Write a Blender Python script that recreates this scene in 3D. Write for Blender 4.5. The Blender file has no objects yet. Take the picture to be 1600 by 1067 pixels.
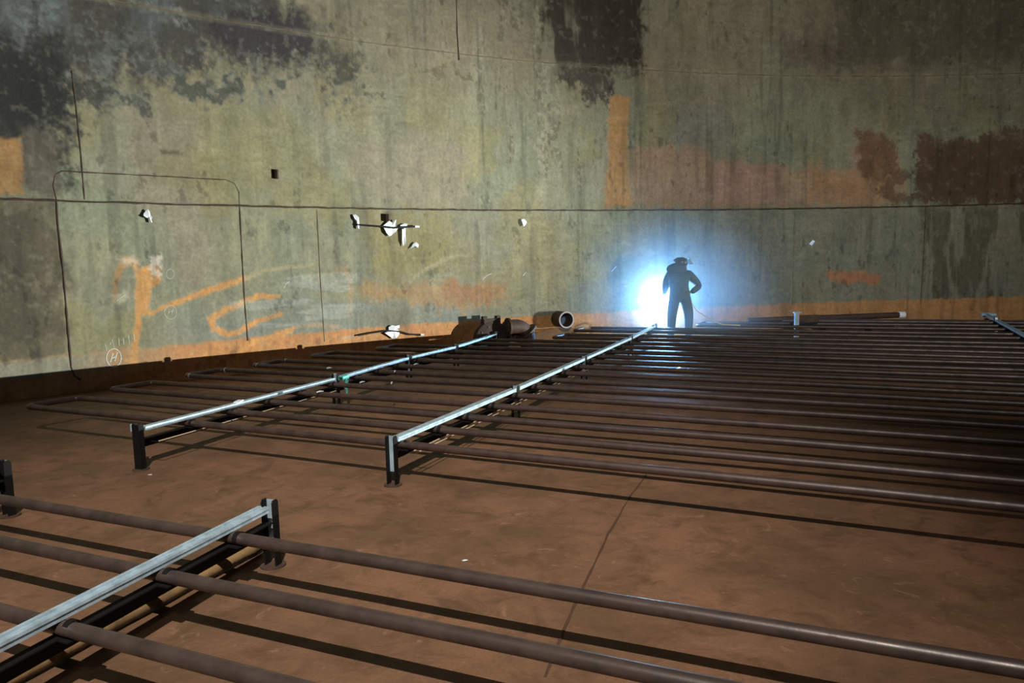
import bpy, math, random
import numpy as np
from math import radians, sin, cos, pi
from mathutils import Vector, Matrix

random.seed(7)
SC = bpy.context.scene
COL = SC.collection

# ------------------------------------------------------------------ camera
F = 1155.0; HC = 1.6; PITCH = radians(6.0); ROLL = radians(1.55)
_fw = np.array([0, cos(PITCH), -sin(PITCH)]); _rt = np.array([1., 0, 0]); _up = np.array([0, sin(PITCH), cos(PITCH)])
RT = _rt*cos(ROLL) - _up*sin(ROLL); UP = _up*cos(ROLL) + _rt*sin(ROLL); FW = _fw
cam = bpy.data.cameras.new('camera'); cam.sensor_width = 36; cam.lens = F/1600*36
cam.clip_start = .05; cam.clip_end = 200
camo = bpy.data.objects.new('camera', cam); COL.objects.link(camo)
camo.matrix_world = Matrix(((RT[0], UP[0], -FW[0], 0), (RT[1], UP[1], -FW[1], 0), (RT[2], UP[2], -FW[2], HC), (0, 0, 0, 1)))
SC.camera = camo

# ------------------------------------------------------------------ world and colour
SC.view_settings.view_transform = 'Standard'; SC.view_settings.look = 'None'
SC.view_settings.exposure = 0.0; SC.view_settings.gamma = 1.0
SC.view_settings.use_curve_mapping = False
SC.cycles.use_denoising = True
SC.cycles.sample_clamp_indirect = 4
SC.cycles.max_bounces = 6
w = bpy.data.worlds.new('tank_air'); SC.world = w; w.use_nodes = True
w.node_tree.nodes['Background'].inputs[0].default_value = (.75, .85, 1, 1)
w.node_tree.nodes['Background'].inputs[1].default_value = .005


def spot(name, loc, target, power, color, size, blend, radius):
    l = bpy.data.lights.new(name, 'SPOT'); l.energy = power; l.color = color
    l.spot_size = radians(size); l.spot_blend = blend; l.shadow_soft_size = radius
    o = bpy.data.objects.new(name, l); COL.objects.link(o); o.location = loc
    o.rotation_euler = (Vector(target)-Vector(loc)).to_track_quat('-Z', 'Y').to_euler()
    return o


spot('high_floodlight', (0.3, -5.5, 11.5), (-1.0, 5.0, 0), 12800, (1, .92, .84), 34, 1.0, .07)
spot('high_floodlight_soft', (1.5, -8.5, 10.5), (-.9, 4.6, 0), 1000, (1, .92, .84), 37, 1.0, .28)
spot('low_floodlight', (21, 6.5, .50), (-6, 10.6, 2.9), 42000, (.98, 1, .92), 37, 1.0, .05)
spot('added_wall_fill', (1.2, -7.5, 6.5), (5.4, 15.0, 4.7), 10500, (1, .97, .88), 45, 1.0, .15)  # unseen spot added behind the camera to fill the middle and right wall
arcl = bpy.data.lights.new('arc_light', 'POINT'); arcl.energy = 2700; arcl.color = (.20, .50, 1); arcl.shadow_soft_size = .04
arco = bpy.data.objects.new('arc_light', arcl); COL.objects.link(arco)

# ------------------------------------------------------------------ pixel -> world helpers (unproject on real surfaces)
WC = np.array([10.02, -7.55]); WR = 23.78


def ray(x, y): return FW + RT*(x-800)/F - UP*(y-533.5)/F


def un(x, y, z=0.):
    d = ray(x, y); t = (z-HC)/d[2]; return Vector((d[0]*t, d[1]*t, z))


def unY(x, y, Y):
    d = ray(x, y); t = Y/d[1]; return Vector((d[0]*t, Y, HC+d[2]*t))


def unw(x, y, off=0.):
    d = ray(x, y); R = WR-off; a = d[0]**2+d[1]**2; b = -2*(WC@d[:2]); c = WC@WC-R*R
    t = (-b+math.sqrt(b*b-4*a*c))/(2*a); return Vector((d[0]*t, d[1]*t, HC+d[2]*t))


arc_pos = unw(1037, 466, .12); arco.location = arc_pos


# ------------------------------------------------------------------ materials
def lin(c):
    c = np.asarray(c, float)/255.
    return np.where(c <= .04045, c/12.92, ((c+.055)/1.055)**2.4)


def mat(name, rgb, rough=.6, metal=0., noise=0., nscale=8., stretch=(1, 1, 1), bump=0., spec=.5, rvar=0., rgb2=None, thr=(.4, .65), emit=None):
    m = bpy.data.materials.new(name); m.use_nodes = True; nt = m.node_tree; N = nt.nodes; L = nt.links
    b = N['Principled BSDF']; b.inputs['Roughness'].default_value = rough; b.inputs['Metallic'].default_value = metal
    b.inputs['Specular IOR Level'].default_value = spec
    c = tuple(rgb)+(1,)
    b.inputs['Base Color'].default_value = c
    if emit:
        b.inputs['Emission Color'].default_value = tuple(emit[0])+(1,); b.inputs['Emission Strength'].default_value = emit[1]
    if noise or bump or rgb2:
        tc = N.new('ShaderNodeTexCoord'); mp = N.new('ShaderNodeMapping'); mp.inputs['Scale'].default_value = stretch
        L.new(tc.outputs['Object'], mp.inputs[0])
        n = N.new('ShaderNodeTexNoise'); n.inputs['Scale'].default_value = nscale; n.inputs['Detail'].default_value = 7; n.inputs['Roughness'].default_value = .62
        L.new(mp.outputs[0], n.inputs[0])
        r = N.new('ShaderNodeMapRange'); r.inputs[1].default_value = thr[0]; r.inputs[2].default_value = thr[1]
        L.new(n.outputs[0], r.inputs[0])
        mx = N.new('ShaderNodeMix'); mx.data_type = 'RGBA'
        mx.inputs[6].default_value = c
        mx.inputs[7].default_value = (tuple(rgb2)+(1,)) if rgb2 else tuple(v*(1-noise) for v in rgb)+(1,)
        L.new(r.outputs[0], mx.inputs[0]); L.new(mx.outputs[2], b.inputs['Base Color'])
        if rvar:
            rr = N.new('ShaderNodeMapRange'); rr.inputs[1].default_value = .3; rr.inputs[2].default_value = .7
            rr.inputs[3].default_value = rough-rvar; rr.inputs[4].default_value = rough+rvar
            L.new(n.outputs[0], rr.inputs[0]); L.new(rr.outputs[0], b.inputs['Roughness'])
        if bump:
            bp = N.new('ShaderNodeBump'); bp.inputs['Strength'].default_value = bump; bp.inputs['Distance'].default_value = .01
            L.new(n.outputs[0], bp.inputs['Height']); L.new(bp.outputs[0], b.inputs['Normal'])
    return m


M = {}
M['pipe'] = mat('rusty_pipe_steel', (.078, .050, .042), .46, .25, .5, 9, bump=.12, rvar=.08, spec=.75)
M['pipe_fg'] = mat('rusty_pipe_steel_near', (.078, .056, .048), .38, .25, .5, 7, bump=.15, rvar=.12, spec=.6)
M['galv'] = mat('galvanised_steel', (.46, .62, .72), .40, .35, .35, 14, bump=.06)
M['black'] = mat('black_steel', (.006, .0055, .005), .7, 0, .3, 20, spec=.2)
M['weld'] = mat('weld_bead', (.05, .028, .014), .7, 0, .5, 12)
M['weldfaint'] = mat('weld_bead_painted', (.16, .12, .07), .7, 0, .5, 5)
M['chalk'] = mat('white_chalk', (.62, .66, .64), .9, 0, .4, 60)
M['chalkfaint'] = mat('faint_chalk', (.46, .48, .42), .9, 0, .3, 60)
M['white'] = mat('white_plastic', (.85, .90, .98), .4, 0, .15, 14, emit=None)
M['rust'] = mat('brown_rusted_steel', (.075, .042, .03), .65, 0, .5, 9, bump=.3)
M['rustdark'] = mat('dark_rusted_steel', (.04, .023, .016), .7, 0, .4, 9, bump=.3)
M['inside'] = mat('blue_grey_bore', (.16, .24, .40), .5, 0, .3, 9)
M['wood'] = mat('weathered_wood', (.26, .16, .07), .7, 0, .55, 9, (1, 1, 1), bump=.3)
M['tan'] = mat('painted_lit_edge', (.62, .50, .34), .4)  # tan of a bar edge catching light, put into the colour
M['teal'] = mat('teal_cloth', (.12, .50, .45), .7, 0, .25, 20)
M['cable'] = mat('black_rubber', (.01, .01, .01), .5)
M['yellow'] = mat('yellow_cable', (.65, .5, .25), .5)
M['overall'] = mat('navy_coverall', (.028, .055, .10), .75, 0, .35, 12, bump=.2)
M['skin'] = mat('skin', (.45, .27, .19), .5)
M['glove'] = mat('leather_glove', (.10, .09, .08), .7, 0, .3, 20)
M['helmet'] = mat('helmet_plastic', (.03, .045, .07), .3)
M['visor'] = mat('visor_glass', (.25, .35, .42), .15)
M['boot'] = mat('boot_leather', (.10, .07, .04), .6)
M['arc'] = mat('arc_flame', (1, 1, 1), .5, emit=((.75, .88, 1), 120))


# ------------------------------------------------------------------ mesh builder
class MB:
    def __init__(s): s.v = []; s.f = []

    def tube(s, pts, r, n=14, caps=True, closed=False):
        pts = [Vector(p) for p in pts]; k = len(pts); base = len(s.v); prev = None
        for i, p in enumerate(pts):
            if closed: t = pts[(i+1) % k]-pts[i-1]
            else: t = pts[min(i+1, k-1)]-pts[max(i-1, 0)]
            t.normalize()
            if prev is None:
                a = Vector((0, 0, 1)) if abs(t.z) < .9 else Vector((1, 0, 0)); e1 = t.cross(a).normalized()
            else: e1 = (prev-t*prev.dot(t)).normalized()
            prev = e1; e2 = t.cross(e1)
            rr = r[i] if isinstance(r, (list, tuple)) else r
            for j in range(n):
                a = 2*pi*j/n; s.v.append(p+(e1*cos(a)+e2*sin(a))*rr)
        m = k if closed else k-1
        for i in range(m):
            A = base+i*n; B = base+((i+1) % k)*n
            for j in range(n): s.f.append((A+j, A+(j+1) % n, B+(j+1) % n, B+j))
        if caps and not closed:
            s.f.append(tuple(base+j for j in range(n))[::-1]); s.f.append(tuple(base+(k-1)*n+j for j in range(n)))
        return s

    def prism(s, prof, o, ex, ey, d):           # prof 2D in (ex,ey), extruded along d from o
        o = Vector(o); ex = Vector(ex); ey = Vector(ey); d = Vector(d); n = len(prof); b = len(s.v)
        for q in (0, 1):
            for (x, y) in prof: s.v.append(o+ex*x+ey*y+d*q)
        for j in range(n): s.f.append((b+j, b+(j+1) % n, b+n+(j+1) % n, b+n+j))
        s.f.append(tuple(b+j for j in range(n))[::-1]); s.f.append(tuple(b+n+j for j in range(n)))
        return s

    def box(s, c, ax, h, bev=0.):
        c = Vector(c); ax = [Vector(a) for a in ax]
        x, y = h[0], h[1]
        if bev: pr = [(-x+bev, -y), (x-bev, -y), (x, -y+bev), (x, y-bev), (x-bev, y), (-x+bev, y), (-x, y-bev), (-x, -y+bev)]
        else: pr = [(-x, -y), (x, -y), (x, y), (-x, y)]
        return s.prism(pr, c-ax[2]*h[2], ax[0], ax[1], ax[2]*(2*h[2]))

    def ell(s, c, r, n=16, m=10, rot=None):
        c = Vector(c); b = len(s.v)
        for i in range(m+1):
            th = pi*i/m
            for j in range(n):
                ph = 2*pi*j/n; p = Vector((r[0]*sin(th)*cos(ph), r[1]*sin(th)*sin(ph), r[2]*cos(th)))
                if rot: p = rot @ p
                s.v.append(c+p)
        for i in range(m):
            for j in range(n):
                s.f.append((b+i*n+j, b+i*n+(j+1) % n, b+(i+1)*n+(j+1) % n, b+(i+1)*n+j))
        return s

    def build(s, name, m, parent=None, smooth=True, origin=None):
        me = bpy.data.meshes.new(name)
        o0 = Vector(origin) if origin is not None else Vector((0, 0, 0))
        me.from_pydata([tuple(v-o0) for v in s.v], [], s.f); me.materials.append(m)
        me.update()
        import bmesh
        bm = bmesh.new(); bm.from_mesh(me); bmesh.ops.recalc_face_normals(bm, faces=bm.faces); bm.to_mesh(me); bm.free()
        if smooth:
            for p in me.polygons: p.use_smooth = len(p.vertices) == 4
            me.set_sharp_from_angle(angle=radians(40))
        o = bpy.data.objects.new(name, me); COL.objects.link(o)
        if parent is not None:
            o.parent = parent; o.location = o0-parent.location if origin is not None else -Vector(parent.location)
        else: o.location = o0
        return o


def empty(name, loc, label, cat, group=None):
    o = bpy.data.objects.new(name, None); COL.objects.link(o); o.location = loc; o.empty_display_size = .1
    o['label'] = label; o['category'] = cat
    if group: o['group'] = group
    return o


def sub(o, part):          # hang a piece one level deeper, under a part built in the same frame
    o.parent = part; o.location = (0, 0, 0); return o


def tag(o, label, cat, group=None):
    o['label'] = label; o['category'] = cat
    if group: o['group'] = group
    return o


# ------------------------------------------------------------------ numpy noise
def vnoise(x, y, seed):
    g = np.random.RandomState(seed).rand(257, 257)
    xi = np.floor(x).astype(int); yi = np.floor(y).astype(int); fx = x-xi; fy = y-yi
    fx = fx*fx*(3-2*fx); fy = fy*fy*(3-2*fy); xi %= 256; yi %= 256
    return (g[xi, yi]*(1-fx)+g[xi+1, yi]*fx)*(1-fy)+(g[xi, yi+1]*(1-fx)+g[xi+1, yi+1]*fx)*fy


def fbm(x, y, sc, seed, o=5, sx=1., sy=1., gain=.55):
    t = 0; a = 1; tot = 0
    for i in range(o):
        t = t+a*vnoise(x*sc*sx*2**i+17*i, y*sc*sy*2**i+31*i, seed+i); tot += a; a *= gain
    return t/tot


def sstep(a, b, x):
    t = np.clip((x-a)/(b-a), 0, 1); return t*t*(3-2*t)


def sdpoly(px, py, poly):
    P = np.array(poly, float); d = np.full(px.shape, 1e9); ins = np.zeros(px.shape, bool)
    for i in range(len(P)):
        a = P[i-1]; b = P[i]; e = b-a; wx = px-a[0]; wy = py-a[1]
        t = np.clip((wx*e[0]+wy*e[1])/(e@e+1e-9), 0, 1)
        d = np.minimum(d, np.hypot(wx-e[0]*t, wy-e[1]*t))
        c = (a[1] > py) != (b[1] > py)
        if e[1] != 0: ins ^= c & (px < e[0]*(py-a[1])/e[1]+a[0])
    return np.where(ins, -d, d)


def sdline(px, py, pts):
    d = np.full(px.shape, 1e9)
    for a, b in zip(pts[:-1], pts[1:]):
        a = np.array(a, float); b = np.array(b, float); e = b-a; wx = px-a[0]; wy = py-a[1]
        t = np.clip((wx*e[0]+wy*e[1])/(e[:2]@e[:2]+1e-9), 0, 1)
        wd = (a[2]*(1-t)+b[2]*t) if len(a) > 2 else 0
        d = np.minimum(d, np.hypot(wx-e[0]*t, wy-e[1]*t)-wd)
    return d


# ------------------------------------------------------------------ wall (curved tank shell, painted albedo map at 1.6 cm)
th_f = np.radians(np.linspace(83.5, 139, 1440)); th = np.concatenate([np.radians(np.arange(-40, 83, 3)), th_f, np.radians(np.arange(141, 222, 3))])
zf = np.linspace(0, 7.3, 470); zz = np.concatenate([zf, np.linspace(7.8, 13, 8)])
TH, Z = np.meshgrid(th, zz, indexing='ij')
X = WC[0]+WR*np.cos(TH); Y = WC[1]+WR*np.sin(TH); S = -WR*TH
D = np.stack([X, Y, Z-HC], -1); dw = D@FW; dw = np.where(dw > .5, dw, np.nan)
PX = np.nan_to_num(800+F*(D@RT)/dw, nan=-9e3); PY = np.nan_to_num(533.5-F*(D@UP)/dw, nan=-9e3)
n1 = fbm(S, Z, .9, 1); n2 = fbm(S, Z, 4, 11, 5); n3 = fbm(S, Z, 5, 21, 4, 1, .18); n4 = fbm(S, Z, 16, 31, 3); n5 = fbm(S, Z, 1.6, 41, 5, 1, .35)
nh = fbm(S, Z, 4, 51, 4, .2, 1.4)
WX = (fbm(S, Z, 6, 61, 4)-.5); WY = (fbm(S, Z, 6, 71, 4, 1, .5)-.5); WF = fbm(S, Z, 22, 81, 3)-.5
Cc = np.ones(X.shape+(3,))*lin((124, 122, 94))


def lay(rgb, mask): 
    global Cc
    m = np.clip(mask, 0, 1)[..., None]; Cc = Cc*(1-m)+lin(rgb)*m


def poly(p, rgb, soft=8, rag=40, ragf=14, op=1., tex=None):
    d = sdpoly(PX+WX*rag+WF*ragf, PY+WY*rag*1.2+WF*ragf, p); m = sstep(soft, -soft, d)*op
    if tex is not None: m = m*tex
    lay(rgb, m)


# broad paint tone shifts
lay((132, 120, 98), sstep(.45, .62, n1)*.6)
lay((112, 120, 96), sstep(.42, .6, n5)*.55)
lay((126, 118, 70), sstep(.5, .66, fbm(S, Z, 1.1, 91, 5))*.55)
lay((112, 118, 108), sstep(430, 520, PY)*sstep(170, 330, PX)*sstep(980, 760, PX)*.6)
lay((104, 112, 108), sstep(.5, .62, nh)*sstep(400, 480, PY)*sstep(330, 430, PX)*sstep(900, 640, PX)*.6)
lay((112, 102, 82), sstep(260, 40, PY)*.7)
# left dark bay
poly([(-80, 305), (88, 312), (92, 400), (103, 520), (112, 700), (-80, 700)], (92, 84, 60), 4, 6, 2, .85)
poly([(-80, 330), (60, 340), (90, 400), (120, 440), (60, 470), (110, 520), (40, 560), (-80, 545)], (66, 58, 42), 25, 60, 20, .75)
poly([(-80, 420), (120, 428), (140, 446), (60, 452), (-80, 452)], (120, 112, 88), 16, 30, 20, .4, sstep(.42, .68, n4))
# large dark stain top left
TL = [(-80, 40), (-80, -60), (400, -60), (470, 30), (545, 95), (470, 108), (400, 92), (330, 96), (250, 125), (140, 125), (112, 190), (98, 300), (-80, 306)]
poly(TL, (52, 50, 46), 34, 90, 60, .95)
poly([(-80, -60), (330, -60), (360, 20), (250, 70), (90, 60), (-80, 62)], (74, 80, 80), 24, 90, 40, .8, sstep(.38, .58, n5))
poly(TL, (96, 102, 100), 26, 70, 40, .6, sstep(.50, .70, fbm(S, Z, 5, 121, 6, 1, 1, .7))*sstep(.38, .6, n4))
poly([(320, 22), (470, 28), (485, 80), (400, 86), (330, 60)], (44, 38, 42), 8, 40, 30, .95)
poly([(-80, 65), (100, 70), (112, 190), (60, 215), (-80, 190)], (24, 22, 21), 24, 60, 40, .95)
poly([(120, 60), (540, 100), (560, 170), (420, 170), (150, 180)], (82, 88, 82), 14, 80, 50, .6, sstep(.52, .60, n2))
poly([(100, 100), (560, 80), (600, 150), (100, 190)], (44, 44, 38), 20, 70, 50, .7, sstep(.60, .66, n2))
poly([(-80, 212), (34, 212), (36, 306), (-80, 306)], (150, 108, 46), 5, 14, 6, .8)
poly([(36, 206), (84, 200), (92, 306), (38, 306)], (84, 76, 62), 8, 20, 12, .9)
# dark box stain top centre and streaked scratched area
poly([(848, -60), (1008, -60), (1000, 108), (900, 116), (846, 92)], (50, 42, 33), 12, 36, 22, .95)
poly([(860, 106), (960, 118), (952, 168), (900, 140), (862, 124)], (58, 50, 44), 5, 40, 26, .9)
poly([(755, -60), (860, -60), (880, 100), (960, 200), (900, 300), (800, 260), (740, 130)], (70, 66, 46), 20, 60, 30, .85, sstep(.50, .60, n3)*sstep(.42, .56, n4))
poly([(745, -60), (870, -60), (960, 190), (870, 330), (780, 300), (730, 150)], (146, 142, 118), 20, 60, 30, .3, sstep(.52, .68, n3))
poly([(650, 100), (740, 105), (720, 140), (680, 135)], (84, 80, 52), 4, 40, 30, .7, sstep(.5, .6, n2))
poly([(1050, 170), (1130, 170), (1130, 250), (1050, 250)], (112, 112, 108), 20, 30, 20, .5)
# orange strip and salmon band
poly([(953, 148), (984, 152), (980, 250), (986, 322), (944, 322), (950, 240)], (160, 116, 56), 3, 8, 5, .9)
poly([(984, 236), (1070, 226), (1130, 250), (1215, 258), (1240, 262), (1330, 262), (1340, 205), (1362, 200), (1400, 232), (1420, 300), (1400, 318), (984, 323)], (150, 118, 90), 7, 26, 14, .8)
poly([(1120, 262), (1215, 262), (1210, 318), (1110, 322)], (156, 114, 94), 10, 20, 10, .55)
poly([(1260, 268), (1400, 262), (1400, 316), (1260, 318)], (156, 112, 66), 10, 20, 10, .6)
poly([(1338, 204), (1360, 200), (1402, 222), (1400, 270), (1370, 286), (1340, 262)], (104, 74, 46), 6, 20, 14, .9)
poly([(1400, 262), (1436, 270), (1432, 318), (1390, 318), (1362, 300)], (76, 56, 36), 6, 24, 20, .7, sstep(.42, .55, n2))
poly([(1432, 212), (1530, 216), (1560, 200), (1700, 204), (1700, 318), (1430, 318)], (80, 56, 36), 5, 24, 16, .95)
# right hand side: shell painted darker above
poly([(1225, -60), (1700, -60), (1700, 200), (1420, 210), (1330, 160), (1240, 110)], (92, 84, 62), 40, 50, 20, .6)
poly([(1225, 60), (1330, 60), (1330, 106), (1220, 106)], (88, 76, 64), 10, 20, 8, .6)
poly([(1300, -60), (1700, -60), (1700, 100), (1310, 100)], (66, 58, 44), 30, 50, 20, .7)
# faint bands, ghost marks
poly([(985, 326), (1700, 322), (1700, 476), (985, 484)], (112, 110, 96), 6, 4, 2, .5)
poly([(1436, 322), (1700, 322), (1700, 478), (1446, 478)], (72, 66, 46), 10, 20, 10, .75, sstep(.40, .56, n3))
poly([(1290, 428), (1350, 422), (1378, 432), (1372, 444), (1300, 440)], (168, 104, 62), 3, 12, 8, .85)
poly([(570, 440), (660, 446), (790, 440), (790, 470), (700, 486), (640, 470), (560, 470)], (150, 112, 56), 8, 30, 24, .65)
poly([(700, 440), (790, 446), (760, 470), (690, 470)], (140, 92, 50), 8, 30, 20, .6)
poly([(560, 330), (700, 335), (690, 420), (600, 440), (570, 380)], (124, 112, 58), 16, 40, 20, .6)
poly([(305, 235), (370, 236), (360, 300), (240, 290), (250, 240)], (112, 104, 58), 10, 30, 14, .5)
poly([(250, 234), (282, 236), (280, 241), (250, 240)], (66, 60, 38), 3, 6, 6, .8)
# orange skirt at the foot of the shell (pixel heights follow the ring at fixed height above the floor)
zs = .52+(WX*.10)+sstep(-6.5, -1, X)*.06
lay((184, 124, 54), sstep(zs+.03, zs-.03, Z)*.93)
lay((160, 100, 44), sstep(zs+.03, zs-.03, Z)*sstep(.45, .6, n2)*.5)
lay((168, 118, 62), sstep(zs+.03, zs-.03, Z)*sstep(3, 6, X)*.8)
lay((120, 120, 100), sstep(-4.6, -6.2, X)*sstep(.25, .31, Z+WX*.1)*sstep(zs+.03, zs-.03, Z)*.95)
# painted orange letter strokes


def stroke(pts, rgb=(190, 130, 50), soft=2.5, rag=5, op=.95):
    d = sdline(PX+WX*rag+WF*5, PY+WY*rag+WF*5, pts)
    lay(rgb, sstep(soft, -soft, d)*op*(.78+.22*sstep(.35, .55, n4)))


stroke([(178, 470, 2), (181, 440, 4), (187, 418, 5), (199, 405, 6), (211, 411, 6), (219, 430, 6)], op=.6)
poly([(212, 424), (236, 412), (252, 420), (247, 444), (236, 447), (234, 482), (240, 490), (222, 494), (216, 545), (216, 582), (200, 582), (206, 540), (211, 500)], (188, 130, 50), 3, 8, 6, .9)
poly([(172, 548), (215, 540), (216, 582), (176, 584)], (168, 120, 64), 8, 10, 8, .6)
stroke([(236, 492, 2), (262, 478, 4), (294, 466, 4.5), (337, 451, 5), (381, 435, 4)])
stroke([(381, 435, 4), (422, 421, 3), (489, 413, 2)], (170, 150, 104), op=.5)
stroke([(436, 462, 3), (405, 464, 4), (381, 473, 4.5), (350, 484, 5), (330, 500, 5.5), (334, 514, 5), (352, 521, 5), (372, 519, 4.5), (405, 502, 4), (440, 490, 3.5)])
stroke([(372, 556, 4), (382, 544, 5), (395, 536, 4), (439, 522, 5), (460, 514, 3)])
stroke([(460, 512, 3), (489, 508, 3), (530, 510, 3)], (176, 140, 100), op=.5)
stroke([(524, 424, 3), (540, 420, 4), (548, 440, 3), (546, 500, 2)], (160, 120, 70), op=.5)
poly([(438, 480), (500, 482), (498, 500), (440, 492)], (140, 104, 60), 5, 14, 12, .55, sstep(.42, .54, n3))
# chalky white tops
poly([(182, 402), (210, 398), (218, 410), (196, 412)], (190, 176, 150), 4, 8, 8, .55)
poly([(234, 400), (254, 398), (252, 430), (234, 432)], (196, 184, 166), 3, 8, 10, .75, sstep(.38, .55, n4))
poly([(176, 460), (196, 452), (200, 466), (180, 474)], (180, 170, 140), 4, 10, 10, .5)
poly([(320, 430), (560, 420), (560, 530), (430, 530)], (164, 166, 148), 10, 40, 30, .35, sstep(.55, .62, nh))
stroke([(640, 440, 2), (665, 420, 2), (700, 402, 3), (735, 398, 2)], (160, 152, 118), op=.5)
stroke([(150, 430, 1), (240, 432, 1)], (150, 146, 116), op=.3)
# dark oily tongue at the ring seam, scuffs everywhere
lay((58, 44, 28), sstep(.03, .0, abs(Z-2.6+WX*.02))*.35)
lay((150, 140, 110), sstep(.08, .02, abs(Z-5.34+WX*.05))*.15)
stroke([(604, 332, 3), (606, 344, 2)], (70, 54, 36), op=.7)
poly([(596, 492), (630, 488), (640, 514), (600, 514)], (92, 90, 74), 10, 14, 8, .7)
Cc *= 1.12*(1+.30*(n4-.5)+.42*(n3-.5)+.34*(n2-.5))[..., None]
n6 = fbm(S, Z, 22, 131, 3, 1, .22); n7 = fbm(S, Z, 20, 141, 3, .25, 1.2); n8 = fbm(S, Z, .7, 151, 3)
Cc *= (1+.34*(n6-.5)*sstep(.35, .6, n8)+.34*(n7-.5)*sstep(.6, .35, n8))[..., None]
Cc *= (1-.35*sstep(.66, .72, fbm(S, Z, 10, 161, 4, 1, .6))*sstep(.5, .6, fbm(S, Z, 1.3, 171, 3)))[..., None]
drip = sstep(.50, .74, fbm(S, Z, 9, 101, 5, 1, .06))*sstep(.3, .6, n5)
Cc *= (1-.28*drip)[..., None]
scr = sstep(.60, .78, fbm(S, Z, 14, 111, 4, .7, .7))
Cc = Cc*(1-.14*scr[..., None])+lin((160, 156, 136))*.14*scr[..., None]
g_ = Cc.mean(-1, keepdims=True); Cc = np.clip(g_+(Cc-g_)*.84, 0, .85)
nI, nJ = X.shape
co = np.stack([X, Y, Z], -1).reshape(-1, 3).astype(np.float32)
idx = np.arange(nI*nJ).reshape(nI, nJ)
q = np.stack([idx[:-1, :-1], idx[:-1, 1:], idx[1:, 1:], idx[1:, :-1]], -1).reshape(-1, 4).astype(np.int32)
me = bpy.data.meshes.new('wall_tank_shell')
me.vertices.add(len(co)); me.vertices.foreach_set('co', co.ravel())
me.loops.add(q.size); me.loops.foreach_set('vertex_index', q.ravel())
me.polygons.add(len(q)); me.polygons.foreach_set('loop_start', np.arange(0, q.size, 4, dtype=np.int32))
me.polygons.foreach_set('use_smooth', np.ones(len(q), bool))
me.update(calc_edges=True)
at = me.color_attributes.new('paint', 'FLOAT_COLOR', 'POINT')
rgba = np.ones((len(co), 4), np.float32); rgba[:, :3] = Cc.reshape(-1, 3); at.data.foreach_set('color', rgba.ravel())
m = bpy.data.materials.new('stained_painted_steel'); m.use_nodes = True; N = m.node_tree.nodes; L = m.node_tree.links; b = N['Principled BSDF']
a = N.new('ShaderNodeAttribute'); a.attribute_name = 'paint'
tc = N.new('ShaderNodeTexCoord'); nz = N.new('ShaderNodeTexNoise'); nz.inputs['Scale'].default_value = 22; nz.inputs['Detail'].default_value = 6
L.new(tc.outputs['Object'], nz.inputs[0])
mr = N.new('ShaderNodeMapRange'); mr.inputs[1].default_value = .3; mr.inputs[2].default_value = .7; mr.inputs[3].default_value = .86; mr.inputs[4].default_value = 1.14
L.new(nz.outputs[0], mr.inputs[0])
mm = N.new('ShaderNodeVectorMath'); mm.operation = 'SCALE'; L.new(a.outputs['Color'], mm.inputs[0]); L.new(mr.outputs[0], mm.inputs['Scale'])
L.new(mm.outputs[0], b.inputs['Base Color']); b.inputs['Roughness'].default_value = .62; b.inputs['Specular IOR Level'].default_value = .3
bp = N.new('ShaderNodeBump'); bp.inputs['Strength'].default_value = .25; bp.inputs['Distance'].default_value = .01
L.new(nz.outputs[0], bp.inputs['Height']); L.new(bp.outputs[0], b.inputs['Normal'])
me.materials.append(m)
wall = bpy.data.objects.new('wall_tank_shell', me); COL.objects.link(wall); wall['kind'] = 'structure'


def bead(pts_px, r, m, name='weld_seam', step=14, jit=.004, offz=0, flat=False):
    pts = []
    for (a, b_) in zip(pts_px[:-1], pts_px[1:]):
        k = max(1, int(math.hypot(b_[0]-a[0], b_[1]-a[1])/step))
        for i in range(k): pts.append((a[0]+(b_[0]-a[0])*i/k, a[1]+(b_[1]-a[1])*i/k))
    pts.append(pts_px[-1])
    P = [unw(x, y, -.004)+Vector((0, 0, random.uniform(-jit, jit))) for x, y in pts]
    return MB().tube(P, [r*random.uniform(.7, 1.25) for _ in P], 8).build(name, m, wall)


def ring_seam(z, r, m, t0=84, t1=138.5, name='weld_seam'):
    P = []
    for t in np.linspace(radians(t0), radians(t1), 220):
        P.append((WC[0]+(WR-.002)*cos(t), WC[1]+(WR-.002)*sin(t), z+random.uniform(-.006, .006)))
    return MB().tube(P, [r*random.uniform(.7, 1.3) for _ in P], 8).build(name, m, wall)


ring_seam(2.6, .013, M['weld'])
ring_seam(5.34, .007, M['weldfaint'])
bead([(88, 312), (90, 350), (98, 417), (105, 502), (111, 573), (116, 586), (126, 594)], .016, M['weld'])
bead([(374, 319), (378, 400), (382, 470), (387, 532)], .012, M['weld'])
bead([(495, 328), (500, 430), (507, 534)], .011, M['weldfaint'])
bead([(88, 312), (83, 290), (86, 273), (96, 267), (230, 274), (352, 281), (366, 286), (373, 300), (374, 319)], .009, M['weld'])
bead([(112, 110), (120, 180), (126, 240), (132, 312)], .012, M['weld'])
bead([(713, 0), (714, 50), (717, 94)], .014, M['weld'])
bead([(1241, 326), (1239, 400), (1237, 478)], .009, M['weldfaint'])
bead([(1446, 322), (1443, 400), (1438, 476)], .010, M['weld'])


def chalk(paths, m, r, label):
    mb = MB()
    for p in paths:
        mb.tube([unw(x, y, -.003) for x, y in p], r, 6)
    o = mb.build('chalk_mark', m, wall); o['label'] = label; return o


def circ(cx, cy, rx, ry, n=28): return [(cx+rx*cos(2*pi*i/n), cy+ry*sin(2*pi*i/n)) for i in range(n+1)]


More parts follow.
